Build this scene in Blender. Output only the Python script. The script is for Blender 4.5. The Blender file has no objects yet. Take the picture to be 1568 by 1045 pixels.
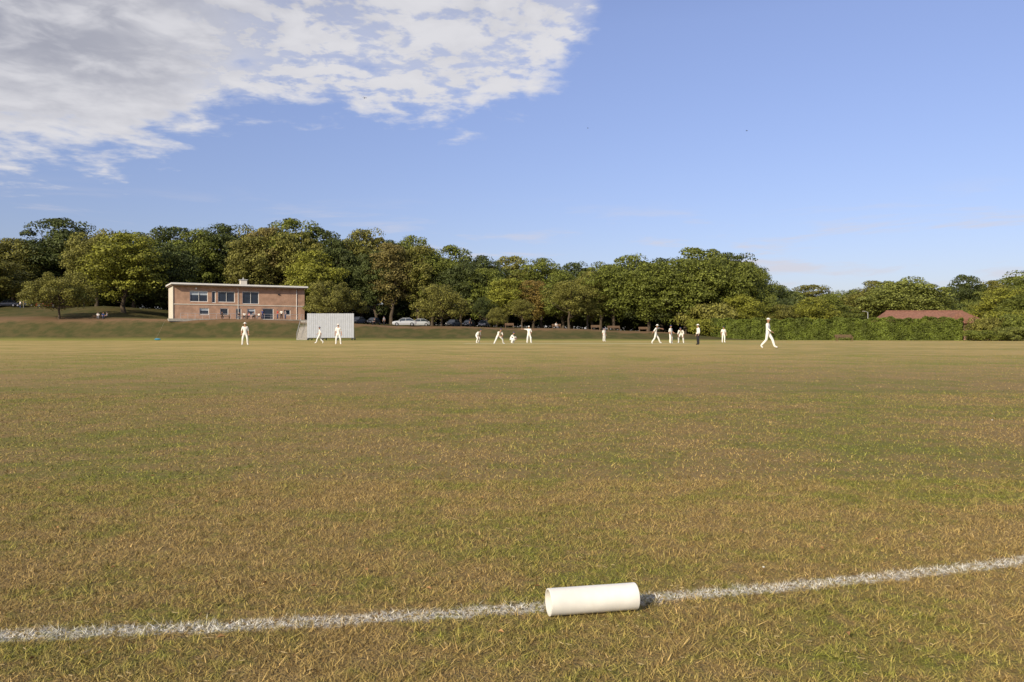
import bpy, bmesh, math, random
import numpy as np
from mathutils import Vector, Matrix
random.seed(7); rng=np.random.default_rng(7)
scene=bpy.context.scene
C=bpy.data.collections.new("scene"); scene.collection.children.link(C)
CAMH=0.8; F=1220.0; HZ=514.0
def PX(px,d): return (px-784.0)/F*d
def PZ(py,d): return CAMH-(py-HZ)/F*d
def sst(a,b,t):
    u=min(1,max(0,(t-a)/(b-a))); return u*u*(3-2*u)
BX=[-400,-60,-42,-34,-22,0,14,30,37,44]; BZ=[3.9,3.85,3.7,3.1,2.6,2.2,1.9,1.3,0.6,0.0]
def H(x,y):
    zt=float(np.interp(x,BX,BZ))
    z=zt*sst(137,148.5,y)
    z+=sst(148,176,y)*3.0*sst(-66,-90,x) if x<-66 else 0
    if y>150: z+=min((y-150)*0.012,3)
    return z
# ---------------------------------------------------------------- nodes
def mat(name,col=(0.5,0.5,0.5),rough=0.7,spec=0.3,var=0.0,scale=5.0,metal=0.0,bump=0.0):
    m=bpy.data.materials.new(name); m.use_nodes=True
    nt=m.node_tree; b=nt.nodes["Principled BSDF"]
    b.inputs["Roughness"].default_value=rough; b.inputs["Metallic"].default_value=metal
    b.inputs["Specular IOR Level"].default_value=spec
    b.inputs["Base Color"].default_value=(*col,1)
    n=nt.nodes.new("ShaderNodeTexNoise"); n.inputs["Scale"].default_value=scale; n.inputs["Detail"].default_value=5
    g=nt.nodes.new("ShaderNodeTexCoord"); nt.links.new(g.outputs["Object"],n.inputs["Vector"])
    r=nt.nodes.new("ShaderNodeValToRGB")
    r.color_ramp.elements[0].position=0.3; r.color_ramp.elements[1].position=0.7
    r.color_ramp.elements[0].color=(*[c*(1-var) for c in col],1)
    r.color_ramp.elements[1].color=(*[min(1,c*(1+var)) for c in col],1)
    nt.links.new(n.outputs["Fac"],r.inputs["Fac"]); nt.links.new(r.outputs["Color"],b.inputs["Base Color"])
    if bump>0:
        bp=nt.nodes.new("ShaderNodeBump"); bp.inputs["Strength"].default_value=bump; bp.inputs["Distance"].default_value=0.02
        nt.links.new(n.outputs["Fac"],bp.inputs["Height"]); nt.links.new(bp.outputs["Normal"],b.inputs["Normal"])
    return m
class NB:
    def __init__(s,nt): s.nt=nt
    def n(s,t,**k):
        x=s.nt.nodes.new(t)
        for a,b in k.items(): setattr(x,a,b)
        return x
    def sock(s,i,v):
        if hasattr(v,'links') or isinstance(v,bpy.types.NodeSocket): s.nt.links.new(v,i)
        else: i.default_value=v
    def m(s,op,a,b=0.0,c=None,clamp=False):
        x=s.n("ShaderNodeMath",operation=op); x.use_clamp=clamp
        s.sock(x.inputs[0],a); s.sock(x.inputs[1],b)
        if c is not None: s.sock(x.inputs[2],c)
        return x.outputs[0]
    def mr(s,v,a,b,c=0.0,d=1.0,smooth=True):
        x=s.n("ShaderNodeMapRange"); x.interpolation_type='SMOOTHSTEP' if smooth else 'LINEAR'
        s.sock(x.inputs[0],v)
        for i,q in enumerate((a,b,c,d)): x.inputs[i+1].default_value=q
        return x.outputs[0]
    def noise(s,vec,scale,detail=4,rough=0.55,dist=0.0):
        x=s.n("ShaderNodeTexNoise"); s.sock(x.inputs["Vector"],vec)
        x.inputs["Scale"].default_value=scale; x.inputs["Detail"].default_value=detail
        x.inputs["Roughness"].default_value=rough; x.inputs["Distortion"].default_value=dist
        return x.outputs["Fac"]
    def mix(s,f,a,b,bt='MIX'):
        x=s.n("ShaderNodeMix",data_type='RGBA',blend_type=bt)
        s.sock(x.inputs[0],f); s.sock(x.inputs[6],a if not isinstance(a,tuple) else (*a,1)); s.sock(x.inputs[7],b if not isinstance(b,tuple) else (*b,1))
        return x.outputs[2]
    def comb(s,a,b,c):
        x=s.n("ShaderNodeCombineXYZ"); s.sock(x.inputs[0],a); s.sock(x.inputs[1],b); s.sock(x.inputs[2],c); return x.outputs[0]
LX=np.array([-1.36,-0.157,0.431,1.81]); LY=np.array([2.117,2.275,2.434,2.82])
LA,LB,LC=np.polyfit(LX,LY,2)
G=bpy.data.node_groups.new("turf_colour","ShaderNodeTree")
G.interface.new_socket("Color",in_out='OUTPUT',socket_type='NodeSocketColor')
G.interface.new_socket("Line",in_out='OUTPUT',socket_type='NodeSocketFloat')
G.interface.new_socket("Fine",in_out='OUTPUT',socket_type='NodeSocketFloat')
b=NB(G); go=b.n("NodeGroupOutput"); geo=b.n("ShaderNodeNewGeometry")
P=geo.outputs["Position"]; sx=b.n("ShaderNodeSeparateXYZ"); b.sock(sx.inputs[0],P)
X,Y,Z=sx.outputs
n0=b.noise(P,0.10,4,0.6); n1=b.noise(P,0.55,3,0.6); n2=b.noise(P,3.2,3,0.65); n3=b.noise(P,22,2,0.7); n4=b.noise(P,120,1,0.7)
f=b.m('MULTIPLY',n0,0.5); f=b.m('MULTIPLY_ADD',n1,0.9,f); f=b.m('MULTIPLY_ADD',n2,0.7,f); f=b.m('MULTIPLY_ADD',n3,0.6,f)
g=b.mr(f,1.18,1.60)
brown=b.mix(n3,(0.275,0.182,0.072),(0.420,0.298,0.125))
green=b.mix(n3,(0.160,0.172,0.030),(0.275,0.268,0.055))
col=b.mix(g,brown,green)
straw=b.mr(n4,0.56,0.78)
col=b.mix(b.m('MULTIPLY',straw,0.45),col,(0.50,0.40,0.20))
dry=b.mr(Y,12,55,0,1)
dn=b.m('ADD',b.m('MULTIPLY',n0,.6),b.m('MULTIPLY',n1,.4))
dry=b.m('MULTIPLY',dry,b.mr(dn,.57,.42,.15,.95))
col=b.mix(dry,col,(0.43,0.32,0.115))
sq=b.m('MULTIPLY',b.mr(Y,70,73),b.mr(Y,92,95,1,0)); sq=b.m('MULTIPLY',sq,b.m('MULTIPLY',b.mr(X,-14,-11),b.mr(X,26,29,1,0)))
col=b.mix(b.m('MULTIPLY',sq,0.5),col,(0.28,0.26,0.08))
pt=b.m('MULTIPLY',b.mr(Y,77.0,77.3),b.mr(Y,81.3,81.6,1,0)); pt=b.m('MULTIPLY',pt,b.m('MULTIPLY',b.mr(X,-5,-4.5),b.mr(X,17.5,18,1,0)))
col=b.mix(b.m('MULTIPLY',pt,0.85),col,(0.50,0.43,0.24))
mg=b.m('MULTIPLY',b.mr(Y,118,130),b.mr(Y,138,141,1,0)); 
col=b.mix(b.m('MULTIPLY',mg,0.75),col,(0.17,0.20,0.036))
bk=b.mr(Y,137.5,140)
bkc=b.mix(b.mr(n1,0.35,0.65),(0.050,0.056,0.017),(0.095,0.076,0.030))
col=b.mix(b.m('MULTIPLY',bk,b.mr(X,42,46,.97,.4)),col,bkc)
tp=b.m('MULTIPLY',b.mr(b.m('MULTIPLY_ADD',n1,3,Y),146.0,148.5),b.mr(Y,152,158,1,0)); tp=b.m('MULTIPLY',tp,b.mr(X,30,38,1,0))
col=b.mix(b.m('MULTIPLY',tp,0.85),col,(0.19,0.115,0.062))
fy=b.m('ADD',b.m('MULTIPLY',b.m('MULTIPLY',X,X),float(LA)),b.m('MULTIPLY_ADD',X,float(LB),float(LC)))
nl=b.noise(P,13,2,0.7)
dst=b.m('ABSOLUTE',b.m('SUBTRACT',Y,fy)); 
dst=b.m('ADD',dst,b.m('MULTIPLY',b.m('SUBTRACT',nl,0.5),0.08))
ln=b.mr(dst,0.018,0.060,1,0); ln=b.m('MULTIPLY',ln,b.mr(b.noise(P,60,1,0.7),0.36,0.58,0.10,1))
G.links.new(col,go.inputs[0]); G.links.new(ln,go.inputs[1]); G.links.new(b.m('MULTIPLY_ADD',n4,0.5,n3),go.inputs[2])
def turf_mat(name,blade):
    m=bpy.data.materials.new(name); m.use_nodes=True; nt=m.node_tree; b=NB(nt)
    bs=nt.nodes["Principled BSDF"]; g=b.n("ShaderNodeGroup"); g.node_tree=G
    bs.inputs["Roughness"].default_value=0.85; bs.inputs["Specular IOR Level"].default_value=0.15
    if blade:
        ge=b.n("ShaderNodeNewGeometry"); r=ge.outputs["Random Per Island"]
        cr=b.n("ShaderNodeValToRGB"); b.sock(cr.inputs[0],r)
        e=cr.color_ramp.elements; e[0].position=0; e[0].color=(0.42,0.45,0.45,1); e[1].position=1; e[1].color=(1.9,1.85,2.0,1)
        x=e.new(0.5); x.color=(1.0,1.05,0.95,1); x=e.new(0.93); x.color=(1.4,1.42,1.25,1)
        c=b.mix(1.0,g.outputs[0],cr.outputs[0],'MULTIPLY')
        c=b.mix(b.m('MULTIPLY',g.outputs[1],b.mr(r,0.0,0.6,0.15,0.95)),c,(0.78,0.77,0.72))
    else:
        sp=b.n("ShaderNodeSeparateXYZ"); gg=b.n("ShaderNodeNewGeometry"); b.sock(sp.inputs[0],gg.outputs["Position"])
        k=b.mr(sp.outputs[1],4,30,.68,1.0)  # ground colour darkened close by, painted shade between the blades
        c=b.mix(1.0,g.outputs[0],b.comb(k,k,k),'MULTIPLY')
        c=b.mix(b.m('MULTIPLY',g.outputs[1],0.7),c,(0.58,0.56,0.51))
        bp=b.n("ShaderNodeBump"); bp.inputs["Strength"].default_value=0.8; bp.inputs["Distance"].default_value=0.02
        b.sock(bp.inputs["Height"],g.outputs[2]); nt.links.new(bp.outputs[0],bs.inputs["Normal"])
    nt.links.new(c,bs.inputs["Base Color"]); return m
M_ground=turf_mat("turf_ground",False); M_blade=turf_mat("turf_blades",True)
def leaf_mat(name,base):
    m=bpy.data.materials.new(name); m.use_nodes=True; nt=m.node_tree; b=NB(nt)
    bs=nt.nodes["Principled BSDF"]; out=nt.nodes["Material Output"]
    oi=b.n("ShaderNodeObjectInfo"); tc=b.n("ShaderNodeTexCoord"); ge=b.n("ShaderNodeNewGeometry")
    n=b.noise(tc.outputs["Object"],0.55,1)
    c=b.mix(1.0,oi.outputs["Color"],b.mix(b.mr(n,0.3,0.7),tuple(v*0.7 for v in base),tuple(v*1.35 for v in base)),'MULTIPLY')
    k=b.mr(ge.outputs["Random Per Island"],0,1,0.6,1.4,False)
    c=b.mix(1.0,c,b.comb(k,k,k),'MULTIPLY')
    nt.links.new(c,bs.inputs["Base Color"]); bs.inputs["Roughness"].default_value=0.6; bs.inputs["Specular IOR Level"].default_value=0.25
    tr=b.n("ShaderNodeBsdfTranslucent"); nt.links.new(c,tr.inputs[0])
    mx=b.n("ShaderNodeMixShader"); mx.inputs[0].default_value=0.2
    nt.links.new(bs.outputs[0],mx.inputs[1]); nt.links.new(tr.outputs[0],mx.inputs[2]); nt.links.new(mx.outputs[0],out.inputs[0])
    return m
M_leaf=leaf_mat("foliage",(1,1,1))
M_bark=mat("bark",(0.09,0.07,0.05),0.9,0.1,0.4,6,bump=0.5)
# ---------------------------------------------------------------- mesh helpers
def mesh_np(name,v,f,mats,mi=None,smooth=False):
    me=bpy.data.meshes.new(name); v=np.asarray(v,np.float32); f=np.asarray(f,np.int32); k=f.shape[1]
    me.vertices.add(len(v)); me.vertices.foreach_set("co",v.ravel())
    me.loops.add(f.size); me.loops.foreach_set("vertex_index",f.ravel())
    me.polygons.add(len(f)); me.polygons.foreach_set("loop_start",np.arange(0,f.size,k,dtype=np.int32))
    me.polygons.foreach_set("loop_total",np.full(len(f),k,np.int32))
    for q in mats: me.materials.append(q)
    if mi is not None: me.polygons.foreach_set("material_index",np.asarray(mi,np.int32))
    me.update(calc_edges=True); me.validate()
    return me
def obj(name,me,parent=None,loc=(0,0,0),rot=(0,0,0),scale=(1,1,1)):
    o=bpy.data.objects.new(name,me); C.objects.link(o); o.location=loc; o.rotation_euler=rot; o.scale=scale
    if parent: o.parent=parent
    return o
def empty(name,loc=(0,0,0),rotz=0.0,scale=1.0):
    o=obj(name,None,None,loc,(0,0,rotz),(scale,)*3); o.empty_display_size=0.3; return o
class MB:
    def __init__(s): s.v=[]; s.f=[]; s.m=[]; s.mats=[]
    def mi(s,m):
        if m not in s.mats: s.mats.append(m)
        return s.mats.index(m)
    def add(s,vs,fs,m):
        o=len(s.v); s.v+= [tuple(v) for v in vs]; s.f+=[tuple(i+o for i in f) for f in fs]; s.m+=[s.mi(m)]*len(fs)
    def box(s,c,d,m,M=None):
        hx,hy,hz=d[0]/2,d[1]/2,d[2]/2
        vs=[Vector((c[0]+a*hx,c[1]+b_*hy,c[2]+e*hz)) for a in(-1,1) for b_ in(-1,1) for e in(-1,1)]
        if M: vs=[M@v for v in vs]
        s.add(vs,[(0,1,3,2),(4,6,7,5),(0,4,5,1),(2,3,7,6),(0,2,6,4),(1,5,7,3)],m)
    def tube(s,p,q,r1,r2,m,n=8,cap=True):
        p=Vector(p);q=Vector(q);d=(q-p).normalized(); a=d.orthogonal().normalized(); c=d.cross(a)
        vs=[];
        for P_,r in((p,r1),(q,r2)):
            for i in range(n):
                t=2*math.pi*i/n; vs.append(P_+a*math.cos(t)*r+c*math.sin(t)*r)
        fs=[(i,(i+1)%n,n+(i+1)%n,n+i) for i in range(n)]
        if cap: fs+= [tuple(range(n))[::-1],tuple(range(n,2*n))]
        s.add(vs,fs,m)
    def ell(s,c,r,m,n=10,k=7,M=None,zmin=-1.0):
        vs=[];fs=[]
        for j in range(k+1):
            ph=math.asin(max(-1,zmin))+ (math.pi/2-math.asin(max(-1,zmin)))*j/k
            for i in range(n):
                t=2*math.pi*i/n; v=Vector((r[0]*math.cos(ph)*math.cos(t),r[1]*math.cos(ph)*math.sin(t),r[2]*math.sin(ph)))
                if M: v=M@v
                vs.append(v+Vector(c))
        for j in range(k):
            for i in range(n): fs.append((j*n+i,j*n+(i+1)%n,(j+1)*n+(i+1)%n,(j+1)*n+i))
        s.add(vs,fs,m)
    def build(s,name,parent=None,loc=(0,0,0),rotz=0,smooth=False,bevel=0):
        me=bpy.data.meshes.new(name); me.from_pydata(s.v,[],s.f)
        for q in s.mats: me.materials.append(q)
        me.polygons.foreach_set("material_index",s.m)
        if smooth: me.polygons.foreach_set("use_smooth",[True]*len(me.polygons))
        me.update(); o=obj(name,me,parent,loc,(0,0,rotz))
        if bevel:
            q=o.modifiers.new("b",'BEVEL'); q.width=bevel; q.segments=2; q.limit_method='ANGLE'
        return o
# ---------------------------------------------------------------- ground
xs=np.concatenate([[-3000,-1500,-800,-500,-300,-220],np.arange(-180,181,3.0),[220,300,500,800,1500,3000]])
ys=np.concatenate([[-1500,-500,-150,-50,-20,-5],np.arange(0,130,6),np.arange(131,182,1.0),[190,200,230,280,350,420,500,700,1000,1500,3000]])
v=[];
for y in ys:
    for x in xs:
        z=H(x,y)
        if 136<y<182 and x<44: z+=0.10*math.sin(x*0.31+y*0.2)*sst(137,142,y)*(1 if x<30 else .3)+0.04*math.sin(x*1.1+y)*sst(137,142,y)
        v.append((x,y,z))
nx=len(xs); f=[(j*nx+i,j*nx+i+1,(j+1)*nx+i+1,(j+1)*nx+i) for j in range(len(ys)-1) for i in range(nx-1)]
me=mesh_np("ground",v,f,[M_ground]); me.polygons.foreach_set("use_smooth",[True]*len(f)); obj("ground",me)
def blades(n,d0,d1,w,h,power,lean=1.0):
    u=rng.random(n); d=(d0**power+(d1**power-d0**power)*u)**(1/power)
    lat=(rng.random(n)*2-1)*0.82
    x=lat*d; y=d; a=rng.random(n)*2*np.pi
    fld=np.sin(x*23+3*np.sin(y*9))*np.sin(y*27+3*np.sin(x*11))+.5*np.sin(x*61+y*13)*np.sin(y*57-x*17)
    hk=np.clip(1+.45*fld,.35,1.7)
    hh=h*(0.35+0.9*rng.random(n))*hk; ww=w*(0.5+rng.random(n)*0.8)
    ld=rng.random(n)*2*np.pi; lm=hh*(0.3+1.6*rng.random(n)**1.3)*lean
    zt=hh*(0.25+0.75*rng.random(n))
    v=np.zeros((n,3,3)); 
    v[:,0]=np.stack([x-np.cos(a)*ww/2,y-np.sin(a)*ww/2,np.full(n,-0.002)],1)
    v[:,1]=np.stack([x+np.cos(a)*ww/2,y+np.sin(a)*ww/2,np.full(n,-0.002)],1)
    v[:,2]=np.stack([x+np.cos(ld)*lm,y+np.sin(ld)*lm,zt],1)
    return v
A=[blades(330000,1.35,4.4,0.0034,0.0175,1.35),blades(170000,4.4,11,0.0065,0.019,1.3),blades(110000,11,34,0.012,0.017,1.3)]
V=np.concatenate(A)
tc=np.array([0.232,2.292]); ta=math.radians(12.0)
dx=V[:,0,0]-tc[0]; dy=V[:,0,1]-tc[1]; ul=dx*math.cos(ta)+dy*math.sin(ta); vl=-dx*math.sin(ta)+dy*math.cos(ta)
V=V[~((abs(ul)<0.14)&(abs(vl)<0.024))]
n=len(V); me=mesh_np("grass",V.reshape(-1,3),np.arange(n*3).reshape(-1,3),[M_blade]); obj("grass",me)
M_straw=mat("straw",(0.46,0.36,0.19),0.8,0.1,0.3,30); M_dleaf=mat("dead_leaf",(0.30,0.17,0.07),0.8,0.2,0.4,20); M_daisy=mat("daisy",(0.75,0.75,0.7),0.7)
q=MB()
for i in range(900):
    d=1.6+4.5*random.random()**1.4; x=(random.random()*1.6-.8)*d; a=random.random()*6.28; L=random.uniform(.006,.020)*(1.8 if i%25==0 else 1); z=random.uniform(.008,.017)
    q.tube((x,d,z),(x+math.cos(a)*L,d+math.sin(a)*L,z+random.uniform(-.003,.004)),.0009,.0007,M_straw,4)
q.build("grass_clippings")
q=MB()
for (px,py) in [(305,950),(480,905),(740,835),(640,700),(1135,818),(560,880),(150,1010),(1300,980),(1050,760),(250,700)]+[(random.randint(0,1568),random.randint(560,1040)) for _ in range(30)]:
    d=.8*F/(py-HZ); x=PX(px,d); s=random.uniform(.008,.014); a=random.random()*6.28
    ca,sa=math.cos(a)*s,math.sin(a)*s
    q.add([(x-ca,d-sa,.014),(x-sa*.5,d+ca*.5,.021),(x+ca,d+sa,.013),(x+sa*.5,d-ca*.5,.018)],[(0,1,2),(0,2,3)],M_dleaf)
q.build("dead_leaves")
q=MB()
for (px,py) in [(1170,876),(1520,646)]:
    d=.8*F/(py-HZ); x=PX(px,d); r=0.003+0.0006*d
    q.tube((x,d,0),(x,d,.014),.001,.001,M_dleaf,4); q.ell((x,d,.015),(r,r,r*.5),M_daisy,8,4)
q.build("daisies")
M_pvc=mat("white_plastic_pipe",(0.78,0.76,0.70),0.42,0.4,0.10,14,bump=0.04)
R=0.0385;Ri=0.0345;L=0.262; v=[];f=[];n=48
prof=[(-L/2,Ri),(-L/2,Ri),(-L/2,R-.0006),(-L/2+.0008,R),(L/2-.0008,R),(L/2,R-.0006),(L/2,Ri)]
for (xx,r) in prof[1:]:
    for i in range(n):
        t=2*math.pi*i/n; v.append((xx,r*math.cos(t),r*math.sin(t)))
k=len(prof)-1
for j in range(k):
    for i in range(n): f.append((j*n+i,j*n+(i+1)%n,((j+1)%k)*n+(i+1)%n,((j+1)%k)*n+i))
me=bpy.data.meshes.new("boundary_marker"); me.from_pydata(v,[],f); me.materials.append(M_pvc)
me.polygons.foreach_set("use_smooth",[True]*len(f)); me.update()
o=obj("boundary_marker",me,None,(tc[0],tc[1],R+.001),(0,0,ta)); 
try: me.set_sharp_from_angle(angle=math.radians(35))
except Exception: pass
# ---------------------------------------------------------------- trees
def tubes_np(segs):
    v=[];f=[]
    for p,q,r1,r2 in segs:
        p=Vector(p);q=Vector(q);d=(q-p)
        if d.length<1e-4: continue
        d.normalize(); a=d.orthogonal().normalized(); c=d.cross(a); o=len(v); n=6
        for P_,r in((p,r1),(q,r2)):
            for i in range(n):
                t=2*math.pi*i/n; w=P_+a*math.cos(t)*r+c*math.sin(t)*r; v.append(tuple(w))
        f+=[(o+i,o+(i+1)%n,o+n+(i+1)%n,o+n+i) for i in range(n)]
    return v,f
def tree_mesh(name,seed,Ht,Rx,z0,nclump,nleaf,ls,rc,kind='oval',lean=0.0,solid=1.0):
    r=np.random.default_rng(seed)
    segs=[]; cz=(Ht+z0)/2; hz=(Ht-z0)/2
    cen=[]
    tries=0
    while len(cen)<nclump and tries<nclump*60:
        tries+=1
        p=r.normal(size=3); p/=np.linalg.norm(p); rad=r.random()**0.38; p=p*rad
        if kind=='dome':
            if p[2]<-0.15: continue
            c=np.array([p[0]*Rx,p[1]*Rx,z0+(p[2]+0.15)/1.15*(Ht-z0)])
        elif kind=='bush':
            c=np.array([p[0]*Rx,p[1]*Rx,max(0.1,(p[2]*.5+.5)*Ht)])
        else:
            wid=1.0-0.25*max(0,p[2])-0.12*max(0,-p[2])
            c=np.array([p[0]*Rx*wid,p[1]*Rx*wid,cz+p[2]*hz])
        ang=math.atan2(c[1],c[0]); lob=1+0.16*math.sin(3*ang+seed)+0.1*math.sin(5*ang+seed*2+c[2]*.4)
        c[0]*=lob; c[1]*=lob; c[0]+=lean*c[2]
        rr=rc*(0.6+0.8*r.random())
        c[2]=min(c[2],Ht-rr*.7)
        if all(np.linalg.norm(c-e[0])>0.55*rc for e in cen): cen.append((c,rr))
    if kind!='bush':
        p=Vector((0,0,-0.4)); rad=Ht*0.022+0.05; top=z0+(Ht-z0)*0.6; N=6
        pts=[p]
        for i in range(1,N+1):
            z=-0.4+(top+0.4)*i/N; pts.append(Vector((lean*z+r.normal()*Ht*.008,r.normal()*Ht*.008,z)))
        for i in range(N): segs.append((pts[i],pts[i+1],rad*(1-.8*i/N)*(1.25 if i==0 else 1),rad*(1-.8*(i+1)/N)))
        for c,rr in cen[::2]:
            zz=min(top,max(z0*.75,c[2]*.62)); t=(zz+.4)/(top+.4)*N; i=min(N-1,int(t)); b0=pts[i].lerp(pts[i+1],t-i)
            c=Vector(c); mid=b0.lerp(c,.5)+Vector((0,0,-.04*Ht*r.random())); r0=rad*.28
            segs+=[(b0,mid,r0,r0*.6),(mid,c,r0*.6,r0*.2)]
    tv,tf=tubes_np(segs) if segs else ([],[])
    per=nleaf//len(cen); LV=[]
    for c,rr in cen:
        m=int(per*(0.7+.6*r.random()))
        d=r.normal(size=(m,3)); d/=np.linalg.norm(d,axis=1)[:,None]
        d[:,2]=np.where((d[:,2]<-.2)&(r.random(m)<.6),-d[:,2],d[:,2])
        rad=rr*(0.55+0.5*r.random(m)**.6)*solid
        sq=np.array([1.15,1.15,.8]); p=c+d*rad[:,None]*sq
        p[:,2]=np.maximum(p[:,2],.05)
        nn=d*0.9+r.normal(size=(m,3))*0.45; nn[:,2]+=.15; nn/=np.linalg.norm(nn,axis=1)[:,None]
        t=np.cross(nn,r.normal(size=(m,3))); t/=np.linalg.norm(t,axis=1)[:,None]; bb=np.cross(nn,t)
        s=(ls*(0.6+.8*r.random(m)))[:,None]
        q=np.stack([p-t*s*.6,p+bb*s*.38,p+t*s*.6,p-bb*s*.38],1); LV.append(q)
    LV=np.concatenate(LV); nl=len(LV); o=len(tv)
    Vv=np.concatenate([np.array(tv).reshape(-1,3),LV.reshape(-1,3)]) if tv else LV.reshape(-1,3)
    lf=np.arange(nl*4).reshape(-1,4)+o; Ff=np.concatenate([np.array(tf),lf]) if tf else lf
    mi=np.concatenate([np.zeros(len(tf)),np.ones(nl)])
    return mesh_np(name,Vv,Ff,[M_bark,M_leaf],mi)
PR={}
PR['A']=(tree_mesh("oak_a",1,20,7.5,3.5,120,24000,.37,1.75),20,7.9)
PR['B']=(tree_mesh("oak_b",2,20,7.0,3.0,130,24000,.37,1.6),20,7.4)
PR['C']=(tree_mesh("oak_c",3,20,8.0,4.0,100,22000,.39,2.0),20,8.6)
PR['T']=(tree_mesh("ash_t",4,20,5.0,5.0,90,14000,.35,1.3,solid=1.1),20,5.6)
PR['D']=(tree_mesh("dome_d",5,8,5.3,2.3,90,18000,.20,1.0,'dome'),8,5.8)
PR['D2']=(tree_mesh("dome_e",8,8,5.3,2.0,80,16000,.21,1.05,'dome'),8,5.8)
PR['S']=(tree_mesh("sparse_s",6,11,4.2,3.0,60,8000,.24,0.9,lean=-.03,solid=1.2),11,4.6)
PR['U']=(tree_mesh("bush_u",7,4,4.0,0,60,10000,.26,1.0,'bush'),4,4.3)
def tree(name,px,top,wpx,d,proto,tint,parent=None,zb=None):
    me,ht,rx=PR[proto]; x=PX(px,d); zg=H(x,d) if zb is None else zb; h=PZ(top,d)-zg; R=wpx/F*d/2
    o=obj(name,me,parent,(x,d,zg-.1),(0,0,random.random()*6.28 if proto!='S' else random.uniform(-.4,.4)),(R/rx,R/rx,h/ht))
    k=random.uniform(.9,1.1); o.color=(tint[0]*k,tint[1]*k,tint[2]*k,1); return o
GR=(0.140,0.160,0.028); DK=(0.074,0.092,0.024); YG=(0.22,0.225,0.032); OL=(0.175,0.168,0.036); BR=(0.180,0.150,0.044); OR=(0.21,0.150,0.038); LG=(0.18,0.20,0.045)
belt=empty("distant_tree_belt",(0,0,0))
back=[(-170,372,130,DK),(-95,352,130,GR),(-30,362,110,OL),(22,366,95,OL),(90,334,118,DK),(148,350,95,OL),(205,356,90,GR),(262,348,105,DK),(300,352,90,GR),(342,343,110,DK),(398,350,90,OL),(446,335,105,GR),(492,350,90,DK),(552,351,95,OL),(600,368,80,DK),(634,361,75,GR),(692,377,95,GR),(735,392,85,DK),(782,392,80,OL),(830,396,82,GR),(875,402,75,DK),(920,401,80,GR),(960,391,95,GR),(1012,395,90,DK),(1072,380,118,GR),(1118,387,100,DK),(1150,402,60,GR)]
for px,t,w,c in back:
    d=random.uniform(186,204)-max(0,(px-700))*0.03
    tree("oak_crown",px,t,w*1.12,d,random.choice('ABC'),c,belt)
for px,t,w,c in back[::2]:
    tree("oak_crown",px+30,t+32,w*1.4,225,random.choice('ABC'),DK,belt)
for px,t,w,c in [(1185,436,70,LG),(1212,446,60,GR),(1240,436,80,OL),(1278,447,70,GR),(1305,444,70,LG),(1340,440,80,OL),(1385,436,90,GR),(1440,450,70,LG),(1478,421,60,DK),(1500,447,60,LG),(1515,430,70,OL),(1548,424,80,GR),(1590,414,110,GR),(1650,405,130,DK),(1720,400,140,GR),(1210,462,70,OL),(1420,455,80,GR),(1320,462,70,GR)]:
    tree("oak_crown",px,t,w*1.15,random.uniform(225,260),random.choice('ABC'),c,belt)
for i,px in enumerate(range(-220,1240,30)):
    d=random.uniform(196,214); tree("shrub_mass",px,(440 if px<300 else 466)+random.uniform(-12,6),105,d,'U',DK,belt)
for px in range(1180,1760,34):
    tree("shrub_mass",px,478+random.uniform(-8,6),80,random.uniform(195,215),'U',GR,belt)
mid=[('oak_tree',190,357,112,166,'B',YG),('oak_tree',-20,395,110,170,'A',OL),('ash_tree',262,372,80,176,'A',DK),('ash_tree',385,362,75,178,'T',OL),('ash_tree',408,348,66,182,'T',BR),
 ('oak_tree',452,352,100,182,'C',OL),('birch_tree',478,384,80,172,'B',YG),('oak_tree',515,365,85,184,'A',DK),('oak_tree',575,385,70,178,'B',DK),('ash_tree',600,372,70,176,'T',BR),('ash_tree',640,376,66,178,'T',OL),
 ('oak_tree',662,390,80,180,'A',GR),('oak_tree',705,400,80,178,'C',DK),('oak_tree',745,410,70,176,'B',GR),('ash_tree',776,426,60,170,'T',YG),('beech_tree',817,429,64,172,'B',OR),('oak_tree',862,420,70,168,'B',GR),('oak_tree',905,415,70,168,'A',OL),
 ('oak_tree',940,402,95,166,'C',GR),('oak_tree',992,402,95,165,'A',GR),('oak_tree',1050,396,105,164,'B',GR),('oak_tree',1100,388,110,166,'C',GR),('oak_tree',1138,402,74,168,'A',GR),
 ('hawthorn_tree',1092,465,80,158,'U',OL),('hawthorn_tree',1135,450,70,160,'A',YG),('hawthorn_tree',1165,455,75,165,'C',GR),('hawthorn_tree',1195,466,60,160,'B',OL),('hawthorn_tree',1246,455,70,160,'B',YG),('oak_tree',1345,430,90,190,'B',OL),('oak_tree',1382,424,120,180,'C',LG),('oak_tree',1425,446,70,185,'A',GR),('oak_tree',1532,440,80,150,'B',YG),('oak_tree',1575,446,80,140,'C',GR),('hawthorn_tree',1290,468,70,165,'B',GR)]
for n_,px,t,w,d,pr,c in mid: tree(n_,px,t,w*1.08,d,pr,c)
front=[('hornbeam_tree',90,414,106,152,'D',OL),('hornbeam_tree',509,428,96,153,'D',OL),('hornbeam_tree',676,435,92,152,'D2',OL),('hawthorn_tree',761,470,36,153,'D2',OL),('cherry_tree',800,458,50,152,'S',OL),('cherry_tree',872,430,76,158,'S',OL),('cherry_tree',900,436,60,162,'S',OL),('cherry_tree',742,455,44,164,'S',DK)]
for n_,px,t,w,d,pr,c in front: tree(n_,px,t,w,d,pr,c)
for px,t,w,d,c in [(1512,486,60,122,OL),(1545,476,80,124,YG),(1580,480,90,120,GR),(1640,474,110,122,OL),(1078,488,50,150,YG),(1100,480,60,156,OL),(1548,500,50,116,LG),(1500,505,50,117,GR)]:
    tree('shrub',px,t,w,d,'U',c)
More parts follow.
